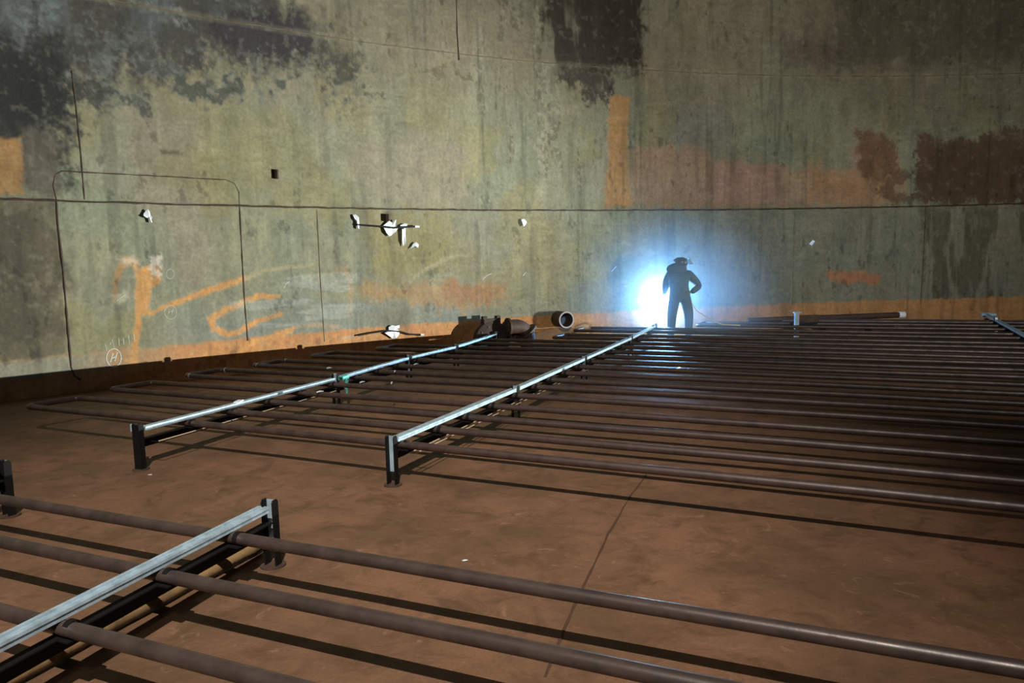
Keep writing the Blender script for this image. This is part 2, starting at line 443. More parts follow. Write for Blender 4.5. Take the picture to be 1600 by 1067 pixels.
chalk([circ(177.5, 559, 11.5, 14)], M['chalk'], .009, 'white chalk circle around a letter H')
chalk([[(172, 566), (176, 552)], [(179, 564), (183, 550)], [(174, 560), (181, 557)]], M['chalk'], .009, 'white chalk letter H')
chalk([circ(265.5, 428, 6, 7.5)], M['chalkfaint'], .006, 'small faint chalk circle')
chalk([circ(266, 488, 9.5, 10.5), [(262, 492), (264, 483)], [(268, 491), (270, 482)], [(263, 488), (269, 486)]], M['chalkfaint'], .007, 'faint chalk circle with a letter H')
chalk([[(160, 541), (164, 538), (166, 548)], [(172, 538), (175, 530), (178, 545)], [(185, 528), (186, 540)], [(192, 528), (193, 538)], [(200, 524), (202, 536)], [(208, 522), (210, 534)]], M['chalkfaint'], .008, 'faint scrawled chalk writing')
chalk([[(182, 470), (190, 463), (196, 459)]], M['chalkfaint'], .008, 'short chalk tick')
chalk([[(443, 451), (447, 443), (452, 440)]], M['chalk'], .006, 'short chalk tick')
chalk([[(754, 437), (760, 431), (768, 427)], [(817, 431), (822, 425)], [(955, 424), (963, 416)]], M['chalk'], .007, 'three short chalk ticks')
chalk([circ(1005, 472, 9, 10)], M['chalkfaint'], .006, 'faint chalk circle near the weld')
lug = MB().box(unw(432, 272, .03), ((1, 0, 0), (0, 1, 0), (0, 0, 1)), (.025, .03, .07), .006).build('wall_lug', M['weld'], wall)

# ------------------------------------------------------------------ floor
mb = MB(); n = 96
mb.v = [Vector((WC[0]+(WR+.4)*cos(2*pi*i/n), WC[1]+(WR+.4)*sin(2*pi*i/n), 0)) for i in range(n)]; mb.f = [tuple(range(n))]
fm = bpy.data.materials.new('rusted_floor_plate'); fm.use_nodes = True; N = fm.node_tree.nodes; L = fm.node_tree.links; b = N['Principled BSDF']
tc = N.new('ShaderNodeTexCoord')


def nz_(scale, detail=8, rough=.6, dist=0., st=None):
    n = N.new('ShaderNodeTexNoise'); n.inputs['Scale'].default_value = scale; n.inputs['Detail'].default_value = detail
    n.inputs['Roughness'].default_value = rough; n.inputs['Distortion'].default_value = dist
    if st:
        mp = N.new('ShaderNodeMapping'); mp.inputs['Scale'].default_value = st; L.new(tc.outputs['Object'], mp.inputs[0]); L.new(mp.outputs[0], n.inputs[0])
    else: L.new(tc.outputs['Object'], n.inputs[0])
    return n


def mr_(src, a, b_, c=0., d=1.):
    r = N.new('ShaderNodeMapRange'); r.inputs[1].default_value = a; r.inputs[2].default_value = b_; r.inputs[3].default_value = c; r.inputs[4].default_value = d
    L.new(src.outputs[0], r.inputs[0]); return r


def mix_(f, a, b_):
    x = N.new('ShaderNodeMix'); x.data_type = 'RGBA'; L.new(f.outputs[0], x.inputs[0])
    for i, v in ((6, a), (7, b_)):
        if isinstance(v, tuple): x.inputs[i].default_value = v+(1,)
        else: L.new(v.outputs[2], x.inputs[i])
    return x


c1 = mix_(mr_(nz_(.9, 8, .6), .38, .62), (.215, .110, .062), (.118, .068, .036))
c2 = mix_(mr_(nz_(4, 9, .68, .8), .48, .66), c1, (.100, .056, .028))
c3 = mix_(mr_(nz_(7, 8, .66, 1.6), .60, .74, 0, .7), c2, (.34, .20, .13))
c4 = mix_(mr_(nz_(60, 4, .6), .35, .7, 0, .35), c3, (.10, .05, .03))
L.new(c4.outputs[2], b.inputs['Base Color']); b.inputs['Roughness'].default_value = .6; b.inputs['Specular IOR Level'].default_value = .35
bp = N.new('ShaderNodeBump'); bp.inputs['Strength'].default_value = .6; bp.inputs['Distance'].default_value = .025
L.new(nz_(6, 9, .6, .5).outputs[0], bp.inputs['Height']); L.new(bp.outputs[0], b.inputs['Normal'])
floor = mb.build('floor', fm, smooth=False); floor['kind'] = 'structure'
fs = MB(); P = [un(1010, 742), un(985, 775), un(950, 835), un(915, 910), un(880, 985), un(845, 1075)]
P2 = []
for a_, b_ in zip(P[:-1], P[1:]):
    for i in range(6): P2.append(a_.lerp(b_, i/6)+Vector((random.uniform(-.003, .003), 0, 0)))
fs.tube([q_-Vector((0, 0, .004)) for q_ in P2], [.0085*random.uniform(.7, 1.2) for _ in P2], 8).build('floor_weld_seam', mat('floor_weld', (.07, .035, .02), .7), floor)

# ------------------------------------------------------------------ heating coil pipes
HP = .285; RP = .029; ZR = .350
ANG = radians(-26.5); DU = Vector((cos(ANG), sin(ANG), 0)); DV = Vector((-sin(ANG), cos(ANG), 0))
K = 1.0194
VL = [v*K for v in (4.37, 4.87, 5.37, 5.88, 6.42, 6.95, 7.42, 7.93, 8.47, 8.97, 9.50, 10.03, 10.60, 11.12, 11.70, 12.25, 13.0, 13.6, 14.4, 15.1)]
ENDS = [(30, 637), (168, 609), (300, 585), (405, 569), (505, 553), (609, 541), (700, 540), (862, 528), (903, 515), (1090, 508)]
NAMES = ['frontmost pair of rusty pipes in the main field, square bend at the far left',
         'second hairpin pair of rusty pipes behind the frontmost pair, left bend above its dark shadow',
         'third hairpin pair of rusty pipes from the front, bend below the orange painted strokes',
         'fourth hairpin pair of rusty pipes, its pale-spotted bend left of the first rail joint',
         'fifth hairpin pair of rusty pipes, bend level with the teal-wrapped rail joint',
         'sixth hairpin pair of rusty pipes, bend just below the white scrap on the wall foot',
         'seventh hairpin pair of rusty pipes, passing under the far end of the left rail',
         'hairpin pair of bluish lit pipes whose bend sits right of the rusted elbow',
         'hairpin pair of bluish lit pipes whose bend sits below the open wall nozzle',
         'hairpin pair of bright rimmed pipes starting right beside the welder']


def uv(u, v, z=HP): p = DU*u+DV*v; return Vector((p.x, p.y, z))


def pipe_pts(u0, u1, v, sag=.0, jit=.0035, z=HP, du=DU, dv=DV):
    n = max(2, int((u1-u0)/.45)); ph = random.uniform(0, 6)
    out = []
    for i in range(n+1):
        u = u0+(u1-u0)*i/n; p = du*u+dv*(v+jit*sin(u*1.3+ph)+(random.uniform(-jit, jit) if i else 0))
        out.append(Vector((p.x, p.y, z+.5*jit*sin(u*2.1+ph*2))))
    return out


def hairpin(k, end, label, uend):
    p = un(end[0], end[1], HP); u0 = p.dot(DU); va, vb = VL[2*k], VL[2*k+1]
    p2 = None
    root = empty('heating_pipe_pair', uv(u0, va, 0), label, 'pipe', 'hairpin heating pipe pairs of the main coil')
    sk = .04*(1 if k < 7 else 0)     # the bend leans a little
    ea, eb = u0, u0+sk
    for (v, u) in ((va, ea), (vb, eb)):
        pp = MB().tube(pipe_pts(u+.075, uend, v), RP, 16).build('pipe', M['pipe'], root)
        sub(MB().tube([uv(u+.072, v), uv(u+.082, v), uv(u+.092, v)], [RP*1.02, RP*1.12, RP*1.02], 16).build('weld_collar', M['galv'] if k in (2, 3) else M['pipe']), pp)
    mb = MB(); A = []
    R = .06
    for i in range(7):
        a = pi/2*i/6; A.append(uv(ea+R-R*sin(a), va+R-R*cos(a)))
    A = [uv(ea+.08, va)]+A
    for i in range(7):
        a = pi/2*i/6; A.append(uv(eb+R-R*cos(a), vb-R+R*sin(a)))
    A.append(uv(eb+.08, vb))
    mb.tube(A, RP*1.04, 16).build('return_bend', M['pipe'], root)
    return root


for k in range(10):
    hairpin(k, ENDS[k], NAMES[k], [9, 10, 11, 12, 13, 14, 14, 15, 15, 15][k])

# outermost short hairpin by the bracket and a loose pipe by the wall
p = un(1213, 500, HP); u0 = p.dot(DU); v0 = p.dot(DV)
r_ = empty('heating_pipe_pair', uv(u0, v0, 0), 'pale-ended hairpin pair of pipes starting left of the upright bracket near the wall', 'pipe', 'hairpin heating pipe pairs of the main coil')
for dv in (-.14, .14): MB().tube([uv(u0+.06, v0+dv), uv(u0+7, v0+dv)], RP, 14).build('pipe', M['pipe'], r_)
MB().tube([uv(u0+.08, v0-.14), uv(u0+.02, v0-.13), uv(u0, v0-.08), uv(u0, v0+.08), uv(u0+.02, v0+.13), uv(u0+.08, v0+.14)], RP*1.15, 14).build('return_bend', M['galv'], r_)
a_ = un(1168, 501, .30); b_ = un(1404, 492, .34)
lp = empty('loose_pipe', (a_.x, a_.y, 0), 'dark reddish brown pipe lying along the wall foot, its right end capped white', 'pipe')
MB().tube([a_+(b_-a_)*t for t in (0, .5, 1)], .06, 14).build('pipe', M['rust'], lp)
MB().tube([b_, b_+(b_-a_).normalized()*.12], .068, 14).build('end_cap', M['white'], lp)['label'] = 'white end cap'
MB().box(Vector(((a_.x+b_.x)/2, (a_.y+b_.y)/2, .12)), ((1, 0, 0), (0, 1, 0), (0, 0, 1)), (.05, .05, .13)).build('support_block', M['black'], lp)
MB().box(Vector((b_.x*.8+a_.x*.2, b_.y*.8+a_.y*.2, .13)), ((1, 0, 0), (0, 1, 0), (0, 0, 1)), (.05, .05, .14)).build('support_block', M['black'], lp)

# foreground coil, turned slightly less
ANG2 = radians(-24.2); DU2 = Vector((cos(ANG2), sin(ANG2), 0)); DV2 = Vector((-sin(ANG2), cos(ANG2), 0))
FGL = ['foreground brown pipe, upper of the three nearest, passing in front of the rail end post',
       'foreground brown pipe, middle of the three nearest, with pale blue glints right of centre',
       'foreground brown pipe in the bottom left corner, nearest of the three']
VF = [2.61*K, 2.165*K, 1.69*K]
for v, lb in zip(VF, FGL):
    o = MB().tube(pipe_pts(-6.5, 4.5, v, du=DU2, dv=DV2, jit=.002), .030, 20).build('heating_pipe', M['pipe_fg'])
    tag(o, lb, 'pipe', 'foreground heating pipes')

# ------------------------------------------------------------------ support racks
ZV = Vector((0, 0, 1))


def post(root, p, a, h=.385, web=True, cap=False):
    b_ = Vector((a.y, -a.x, 0)); wdt = .034
    mb = MB()
    pr = [(-.0045, 0), (.0045, 0), (.0045, h-.01), (.002, h), (-.002, h), (-.0045, h-.01)]
    for s in (-1, 1):
        # flange plate, rounded top, 4.5 cm deep
        prof = [(-.024, 0), (.024, 0), (.024, h-.014), (.014, h), (-.014, h), (-.024, h-.014)]
        mb.prism(prof, p+b_*(s*wdt)-b_*.004, a, ZV, b_*.008)
    po = mb.build('post', M['black'], root, smooth=False)
    if web: sub(MB().box(p+a*.020+ZV*(h*.62), (b_, a, ZV), (wdt-.004, .003, h*.36)).build('post_web', M['galv'], None, smooth=False), po)['label'] = 'pale galvanised channel web'
    sub(MB().tube([p+ZV*.001, p+ZV*.009], .068, 20).build('base_plate', M['rust']), po)


def rack(name, label, pts, post_idx, pipes, h=.385, start_gap=.05, group='pipe support racks', nocap=False):
    """pts: rail joints near to far at rail height"""
    p0 = Vector((pts[0].x, pts[0].y, 0)); root = empty(name, p0, label, 'pipe rack', group)
    for i, (A, B) in enumerate(zip(pts[:-1], pts[1:])):
        A = Vector((A.x, A.y, 0)); B = Vector((B.x, B.y, 0)); a = (B-A).normalized(); b_ = Vector((a.y, -a.x, 0)); ln = (B-A).length
        z0 = .317; z1 = ZR
        prof = [(1.22*x_, y_) for x_, y_ in [(-.027, z0), (-.027, z1), (-.012, z1), (-.010, z1-.007), (.004, z1-.007), (.006, z1), (.027, z1), (.029, z1-.012), (.025, z1-.016), (.027, z0), (.018, z0), (.018, z0+.004), (-.018, z0+.004), (-.018, z0)]]
        MB().prism(prof, A+a*start_gap, b_, ZV, a*(ln-2*start_gap)).build('top_rail', M['galv'], root, smooth=False)
        # lower angle bar under the pipes
        zt = HP-RP-.001
        prof = [(-.02, zt), (.035, zt), (.035, zt-.006), (-.014, zt-.006), (-.014, zt-.080), (-.02, zt-.080)]
        MB().prism(prof, A+a*.02, b_, ZV, a*(ln-.04)).build('lower_bar', M['black'], root, smooth=False)
    for i in post_idx:
        A = pts[i]; a = (pts[min(i+1, len(pts)-1)]-pts[max(i-1, 0)]); a.z = 0; a.normalize()
        post(root, Vector((A.x, A.y, 0)), a, h, web=not (nocap and i == 0))
    # black clamps added in place of the rail's shadow where the pipes cross
    for (du, dv, v) in pipes:
        for A, B in zip(pts[:-1], pts[1:]):
            va = Vector((A.x, A.y, 0)).dot(dv); vb = Vector((B.x, B.y, 0)).dot(dv)
            if min(va, vb)+.03 < v < max(va, vb)-.03:
                t = (v-va)/(vb-va); q = Vector((A.x+(B.x-A.x)*t, A.y+(B.y-A.y)*t, 0)); a = (B-A).normalized(); b_ = Vector((a.y, -a.x, 0))
                R2 = RP+.006; prof = [(R2*cos(x), HP+R2*sin(x)) for x in np.linspace(-.2, pi+.2, 12)]+[((RP+.001)*cos(x), HP+(RP+.001)*sin(x)) for x in np.linspace(pi+.2, -.2, 12)]
                mbc = MB(); c = q+b_*.052
                mbc.prism(prof, c, dv, ZV, du*.03)
                mbc.box(c+du*.015+ZV*(HP-RP-.004), (du, dv, ZV), (.03, RP+.014, .003))
                mbc.build('rail_shadow_clamp', M['black'], root)
    return root


mainp = [(DU, DV, v) for v in VL]
zr = ZR-.004
PA = [un(*p, zr) for p in ((215, 669), (373, 629), (524, 590), (638, 558), (712, 541), (775, 521))]
# straighten: keep the first and last, project the joints on the line
def straight(P):
    A, B = P[0], P[-1]; d = (B-A).normalized(); return [A+d*((p-A).dot(d)) for p in P]
PAs = PA
ra = rack('pipe_rack', 'left pale galvanised rail on black posts, carrying a teal rag at mid length', [PA[0], PA[2], PA[3], PA[4], PA[5]], [0, 1, 2, 3, 4], mainp, h=.388, nocap=True)
PB = [un(*p, zr) for p in ((611, 686), (805, 606), (912, 559), (985, 527), (1020, 510))]
rb = rack('pipe_rack', 'central pale galvanised rail running from the round-based black post toward the welder', PB, [0, 1, 2, 3], mainp, h=.372)
for (R_, root_, offs, i0, i1) in ((PB, rb, (.075, .125), 0, 3), (PA, ra, (.085,), 0, 2)):  # pale strips added in place of the lit edges of the lower bars
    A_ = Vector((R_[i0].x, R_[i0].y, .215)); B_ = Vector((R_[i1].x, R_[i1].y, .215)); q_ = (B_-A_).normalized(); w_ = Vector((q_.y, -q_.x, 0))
    for of in offs: MB().tube([A_+q_*.12+w_*of, A_.lerp(B_, .5)+w_*of, B_-q_*.12+w_*of], .0055, 8).build('lit_edge_strip', M['tan'], root_)['label'] = 'thin pale strip standing in for a lit bar edge'
    for t_ in (.04, .35, .65, .96): MB().tube([A_+(B_-A_)*t_+w_*.0+ZV*0, A_+(B_-A_)*t_+w_*(offs[-1]+.01)], .006, 8).build('added_strip_bracket', M['black'], root_)  # brackets added to carry the pale strips
e_ = PB[-1]; MB().tube([e_+Vector((0, 0, 0)), e_+Vector((.06, .12, .05)), e_+Vector((.11, .2, .03)), e_+Vector((.12, .2, -.25))], .022, 10).build('end_hook', M['galv'], rb)
ca = (PA[1]-PA[0]).normalized(); cs = Vector((ca.y, -ca.x, 0))
MB().box(PA[0]-cs*.048+Vector((0, 0, .005)), (cs, ca, ZV), (.008, .026, .030), .003).build('end_cap', M['galv'], ra, smooth=False)
MB().box(Vector((PA[0].x, PA[0].y, .19))-ca*.022, (cs, ca, ZV), (.030, .003, .188)).build('post_face', M['black'], ra, smooth=False)
sm = un(373, 627, ZR+.003); MB().box(sm, ((1, 0, 0), (0, 1, 0), (0, 0, 1)), (.028, .06, .006)).build('joint_plate', M['white'], ra, smooth=False)
# slivers of light along the lower bar, nothing built here
for (x, y) in ((663, 700), (700, 672), (715, 672), (742, 650), (756, 650), (780, 628), (797, 627)):
    pass
fgp = [(DU2, DV2, v) for v in VF]
F1 = un(421, 789, ZR-.01); F0 = un(0, 1002, ZR-.01); d_ = (F1-F0).normalized()
rf = rack('pipe_rack', 'nearest galvanised rail rising from the bottom left edge to its black end post', [F0-d_*1.5, F1+d_*.0], [1], fgp, h=.372)
LB = un(15, 806, 0); l1 = Vector((LB.x, LB.y, ZR))
rl = rack('pipe_rack', 'rack end post cut by the left edge, its rail running out of frame', [l1-Vector((.9, 1.6, 0)).normalized()*2.0-Vector((.0, 0, 0)), l1], [1], [], h=.385)
# right-hand rack
R0 = un(1540, 490, zr); R1 = un(1557, 499, zr); R2 = un(1600, 522, zr); dR = (R2-R1).normalized()
rr = rack('pipe_rack', 'short blue-lit galvanised rail at the right edge of the pipe field', [R2+dR*3.2, R1, R0], [0, 1], mainp, h=.385)
hd = R0+Vector((0, 0, -.02))
MB().tube([hd-Vector((.10, .04, 0)), hd+Vector((.14, -.10, 0))], .045, 14).build('end_roller', M['galv'], rr)
# upright bracket amid the pipes
bp_ = Vector((5.42, 14.0, 0)); br = empty('upright_bracket', bp_, 'short pale upright bracket with a grey side plate standing among the far pipes', 'bracket')
MB().box(bp_+ZV*.27, ((1, 0, 0), (0, 1, 0), (0, 0, 1)), (.04, .03, .27), .005).build('upright', M['galv'], br, smooth=False)
MB().box(bp_+ZV*.535+Vector((.01, 0, 0)), ((1, 0, 0), (0, 1, 0), (0, 0, 1)), (.07, .04, .012)).build('top_plate', M['galv'], br, smooth=False)
MB().box(bp_+Vector((.24, .03, .41)), ((1, 0, 0), (0, 1, 0), (0, 0, 1)), (.20, .008, .07)).build('side_plate', M['rust'], br, smooth=False)

# teal rag tied at the joint
tp = un(536, 588, ZR+.004)
tr = empty('teal_rag', tp, 'teal rag tied round the left rail beside its second post', 'rag')
mb = MB(); rd = (PA[3]-PA[2]).normalized(); rb_ = Vector((rd.y, -rd.x, 0))
mb.prism([(-.036, -.038), (-.036, .006), (.0, .012), (.036, .006), (.038, -.038), (.030, -.038), (.029, .0), (-.029, .0), (-.029, -.038)], tp-rd*.06, rb_, ZV, rd*.13).build('wrap', M['teal'], tr)
mb = MB(); Pt = [tp+rb_*.036+ZV*(-.03-.025*i)+rd*(.012*sin(i*1.3)) for i in range(8)]
mb.tube(Pt, [.022, .024, .02, .018, .02, .016, .014, .008], 8).build('hanging_tail', M['teal'], tr)

# pale cut straps lying across the pipes beside the rails
k = 0
for (x, y, l) in ((522, 585, .10), (514, 575, .07), (612, 598, .12), (617, 580, .10), (566, 597, .08), (650, 569, .10), (500, 612, .08), (1060, 575, .1)):
    p_ = un(x, y, HP+RP+.004); dd = Vector((random.uniform(-.6, .6)+.5, 1, 0)).normalized()
    s_ = MB(); s_.tube([p_-dd*l*.5, p_+Vector((0, 0, .004)), p_+dd*l*.5], [.006, .010, .005], 6)
    o = s_.build('plastic_strip', M['white']); k += 1
    tag(o, 'small curled white plastic strip lying on the rusty pipes by the left rail' if x < 900 else 'small curled white strip lying on the blue-lit pipes', 'plastic strip', 'white strips on the pipes')

# wooden pole
P = [un(x, y, .04) for x, y in ((404, 852), (300, 905), (158, 985), (30, 1052))]; P = [P[0]+(P[3]-P[0])*t for t in np.linspace(0, 1.25, 24)]
o = MB().tube([q_+Vector((random.uniform(-.004, .004), 0, .002)) for q_ in P], [.034*random.uniform(.93, 1.08) for _ in P], 14).build('wooden_pole', M['wood'], origin=(P[0].x, P[0].y, 0))
tag(o, 'yellow-brown rough wooden pole lying on the floor under the nearest rail', 'pole')

# ------------------------------------------------------------------ wall fittings


def wn(p): v = Vector((WC[0]-p.x, WC[1]-p.y, 0)); return v.normalized()


def shell_tube(mb, A, B, ro, ri, n=32):
    A = Vector(A); B = Vector(B); t = (B-A).normalized(); e1 = t.cross(ZV).normalized(); e2 = t.cross(e1); b0 = len(mb.v)
    for (p_, r) in ((A, ro), (B, ro), (B, ri), (A, ri)):
        for j in range(n):
            a = 2*pi*j/n; mb.v.append(p_+(e1*cos(a)+e2*sin(a))*r)
    for i in range(4):
        for j in range(n):
            mb.f.append((b0+i*n+j, b0+i*n+(j+1) % n, b0+((i+1) % 4)*n+(j+1) % n, b0+((i+1) % 4)*n+j))
    return mb


c = unw(872, 498); nn = wn(c)
nz = empty('wall_nozzle', (c.x, c.y, 0), 'open round pipe stub sticking out of the wall near the floor', 'pipe stub')
shell_tube(MB(), c-nn*.02, c+nn*.36, .155, .135).build('stub_tube', M['rust'], nz)
shell_tube(MB(), c+nn*.352, c+nn*.372, .160, .134).build('rim', mat('pale_rim', (.35, .38, .42), .5), nz)['label'] = 'pale cut rim'
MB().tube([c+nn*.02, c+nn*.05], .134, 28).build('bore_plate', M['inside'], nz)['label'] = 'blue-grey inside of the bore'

# rusted elbow
c0 = unw(790, 520, .12); nn = wn(c0); sd = Vector((-nn.y, nn.x, 0)) if nn.x*0-nn.y > 0 else Vector((nn.y, -nn.x, 0))
el = empty('suction_elbow', (c0.x, c0.y, 0), 'large rusted elbow pipe curving down to the floor in front of the wall', 'elbow pipe')
cx = Vector((c0.x, c0.y, 0))+nn*.34+sd*.04; R = .27
A = [cx-sd*.16+ZV*(.18+R)]
for i in range(11):
    a = pi/2*i/10; A.append(cx+sd*(R*sin(a))+ZV*(.18+R*cos(a)))
A.append(cx+sd*R+ZV*.05)
MB().tube(A, .135, 24).build('bend', M['rust'], el)
fl = cx+sd*(R*sin(.95))+ZV*(.18+R*cos(.95)); ft = (sd*cos(.95)-ZV*sin(.95))
shell_tube(MB(), fl-ft*.018, fl+ft*.018, .215, .12).build('flange', M['rust'], el)
f2 = cx-sd*.14+ZV*(.18+R); shell_tube(MB(), f2-sd*.02, f2+sd*.02, .17, .11).build('flange', M['rust'], el)
rim = MB(); arcp = [cx+sd*(.44*sin(t))+ZV*(.02+.44*cos(t)) for t in np.linspace(.35, 1.5, 14)]  # pale arc added in place of the lit crescent on the flange rim
rim.tube([q_-nn*.05 for q_ in arcp], .014, 8).build('painted_lit_rim', mat('painted_rim_light', (.6, .5, .32), .5), el)

# round cover with lugs
c1 = unw(768, 530, .30); c1.z = .22; nn = wn(c1); sd = Vector((-nn.y, nn.x, 0))
gv = empty('round_valve_body', (c1.x, c1.y, 0), 'dark rusted round valve body with two square lugs on top beside the elbow', 'valve')
vb_ = MB().tube([c1-nn*.07, c1-nn*.06, c1+nn*.06, c1+nn*.07], [.33, .345, .345, .33], 36).build('body', M['rustdark'], gv)
MB().tube([c1+nn*.06, c1+nn*.12], [.14, .12], 24).build('hub', M['rustdark'], gv)
for i in range(10):
    a = 2*pi*i/10; q_ = c1+sd*(.27*cos(a))+ZV*(.20*sin(a)*1.3); sub(MB().tube([q_+nn*.06, q_+nn*.085], .018, 6).build('bolt', M['rust']), vb_)
bo_ = MB().box(c1+ZV*.34, (sd, nn, ZV), (.17, .06, .05), .01).build('bonnet', M['rustdark'], gv, smooth=False)
for s in (-1, 1): sub(MB().box(c1+ZV*.40+sd*(s*.135), (sd, nn, ZV), (.045, .05, .04), .008).build('lug', M['rustdark'], smooth=False), bo_)
MB().tube([c1+sd*.25+ZV*.25, c1+sd*.42+ZV*.22, c1+sd*.5+ZV*.05], .07, 14).build('branch', M['rust'], gv)
MB().box(Vector((c1.x, c1.y, .03)), (sd, nn, ZV), (.12, .12, .03)).build('foot', M['rustdark'], gv, smooth=False)


def scrap(pts, label, cat='plastic scrap', thick=.012, group=None, off=.03):
    n = len(pts); b0 = MB(); P = [unw(x, y, off+(.012*((i*7) % 3))) for i, (x, y) in enumerate(pts)]
    c = sum(P, Vector())/n; nn = wn(c)
    mb = MB(); mb.v = [p_+nn*thick for p_ in P]+[p_-nn*.0 for p_ in P]+[c+nn*(thick+.006), c-nn*.0]
    for i in range(n):
        j = (i+1) % n; mb.f += [(i, j, 2*n), (n+j, n+i, 2*n+1), (i, n+i, n+j, j)]
    o = mb.build('plastic_scrap', M['white'], smooth=False, origin=c); tag(o, label, cat, group); return o


scrap([(224, 334), (228, 329), (231, 327), (234, 332), (235, 337), (238, 340), (236, 343), (238, 348), (236, 347), (233, 341), (228, 340), (224, 337)], 'small white scrap on the wall, alone above the orange painted strokes')
scrap([(551, 336), (555, 335), (560, 339), (561, 348), (561, 358), (559, 356), (558, 347), (554, 342)], 'curved white scrap at the left end of the black wall rod')
scrap([(598, 353), (604, 348), (608, 345), (612, 348), (616, 344), (619, 343), (617, 353), (622, 356), (618, 362), (612, 367), (608, 369), (603, 363)], 'largest crumpled white scrap behind the middle of the black wall rod')
scrap([(625, 352), (632, 349), (637, 350), (634, 354), (633, 365), (634, 380), (630, 385), (628, 375), (628, 358)], 'long white strip hanging below the right half of the black wall rod')
scrap([(645, 381), (650, 378), (654, 382), (653, 387), (649, 384), (645, 388), (641, 389)], 'small hooked white scrap below the right end of the black wall rod')
scrap([(814, 343), (819, 342), (823, 347), (821, 351), (818, 354), (816, 348)], 'tiny white scrap on the wall, straight above the rusted elbow')
scrap([(1264, 381), (1270, 375), (1273, 377), (1268, 384)], 'tiny slanted white scrap on the right part of the wall')
scrap([(607, 511), (612, 508), (618, 509), (624, 508), (624, 512), (621, 514), (624, 518), (623, 523), (619, 528), (613, 529), (608, 525), (601, 520), (607, 517)], 'crumpled white scrap low on the wall, crossed by a thin black cable')
rp = [unw(562, 351, .09), unw(600, 354, .10), unw(615, 356, .10), unw(648, 354, .09)]
rod = empty('wall_rod', rp[0], 'thin black rod fixed level across the wall through white scraps', 'rod')
MB().tube(rp, .014, 8).build('bar', M['cable'], rod)
MB().tube([rp[-1], unw(655, 354, .09)], .022, 10).build('tip', M['white'], rod)['label'] = 'white tip'
MB().box(unw(606, 340, .045), ((1, 0, 0), (0, 1, 0), (0, 0, 1)), (.03, .045, .06), .006).build('bracket', M['rust'], rod)
MB().box(unw(630, 356, .05), ((1, 0, 0), (0, 1, 0), (0, 0, 1)), (.012, .05, .02)).build('bracket', M['rust'], rod)
cb = [unw(x, y, .05) for x, y in ((560, 524), (580, 520), (605, 516.5), (625, 518), (640, 522), (660, 523))]
o = MB().tube(cb, .014, 8).build('wall_cable', M['cable'], origin=cb[0]); tag(o, 'thin black cable strung low along the wall across a white scrap', 'cable')
MB().tube([unw(657, 523, .06), unw(662, 523, .06)], .02, 8).build('connector', M['white'], o)
bpy.data.objects['connector'].location = -Vector(cb[0])

# small flakes on the floor
for (x, y, lb) in ((726, 876, 'small white flake on the open floor between the two pipe fields'), (234, 742, 'small white flake at the foot of the left rack post')):
    p_ = un(x, y, .004); mb = MB(); mb.prism([(-.014, 0), (0, -.006), (.016, .004), (.004, .01)], p_, (1, 0, 0), (0, 1, 0), (0, 0, .004))
    tag(mb.build('paint_flake', M['white'], smooth=False, origin=p_), lb, 'flake')

# ------------------------------------------------------------------ welder


def skin(name, nodes, edges, parent, mats, root=0, sub=2, matfn=None):
    me = bpy.data.meshes.new(name); me.from_pydata([n_[0] for n_ in nodes], edges, [])
    o = bpy.data.objects.new(name, me); COL.objects.link(o)
    md = o.modifiers.new('skin', 'SKIN'); md.use_smooth_shade = True; md.branch_smoothing = .4
    for i, n_ in enumerate(nodes):
        r = n_[1]; me.skin_vertices[0].data[i].radius = r if isinstance(r, tuple) else (r, r)
        me.skin_vertices[0].data[i].use_root = (i == root)
    s_ = o.modifiers.new('sub', 'SUBSURF'); s_.levels = sub; s_.render_levels = sub
    dg = bpy.context.evaluated_depsgraph_get(); nm = bpy.data.meshes.new_from_object(o.evaluated_get(dg))
    o.modifiers.clear(); o.data = nm; nm.name = name
    nm.materials.clear()
    for m_ in mats: nm.materials.append(m_)
    for p_ in nm.polygons:
        p_.use_smooth = True
        if matfn: p_.material_index = matfn(p_.center)
    o.parent = parent
    return o


WP = Vector((3.30, 14.46, 0))
wk = empty('person', WP, 'person in dark blue coverall and helmet welding at the wall, one hand on hip', 'person')
nodes = [((0.0, 0, .93), .19), ((-.01, 0, 1.06), .21), ((-.03, -.01, 1.19), .26), ((-.02, 0, 1.29), .20), ((.02, .01, 1.40), .075), ((.035, .02, 1.46), .085), ((.045, .03, 1.53), .095),
         ((-.19, .01, 1.30), .115), ((-.225, .16, 1.12), .085), ((-.22, .36, .94), .048),
         ((.19, 0, 1.30), .105), ((.385, -.03, 1.07), .078), ((.19, -.16, .955), .050),
         ((-.10, 0, .84), .135), ((-.155, -.02, .53), .10), ((-.165, .03, .12), .072),
         ((.11, 0, .84), .135), ((.175, -.03, .53), .10), ((.175, .02, .12), .072)]
edges = [(0, 1), (1, 2), (2, 3), (3, 4), (4, 5), (5, 6), (3, 7), (7, 8), (8, 9), (3, 10), (10, 11), (11, 12), (0, 13), (13, 14), (14, 15), (0, 16), (16, 17), (17, 18)]
body = skin('body', nodes, edges, wk, [M['overall'], M['skin']], matfn=lambda c: 1 if c.z > 1.39 else 0)


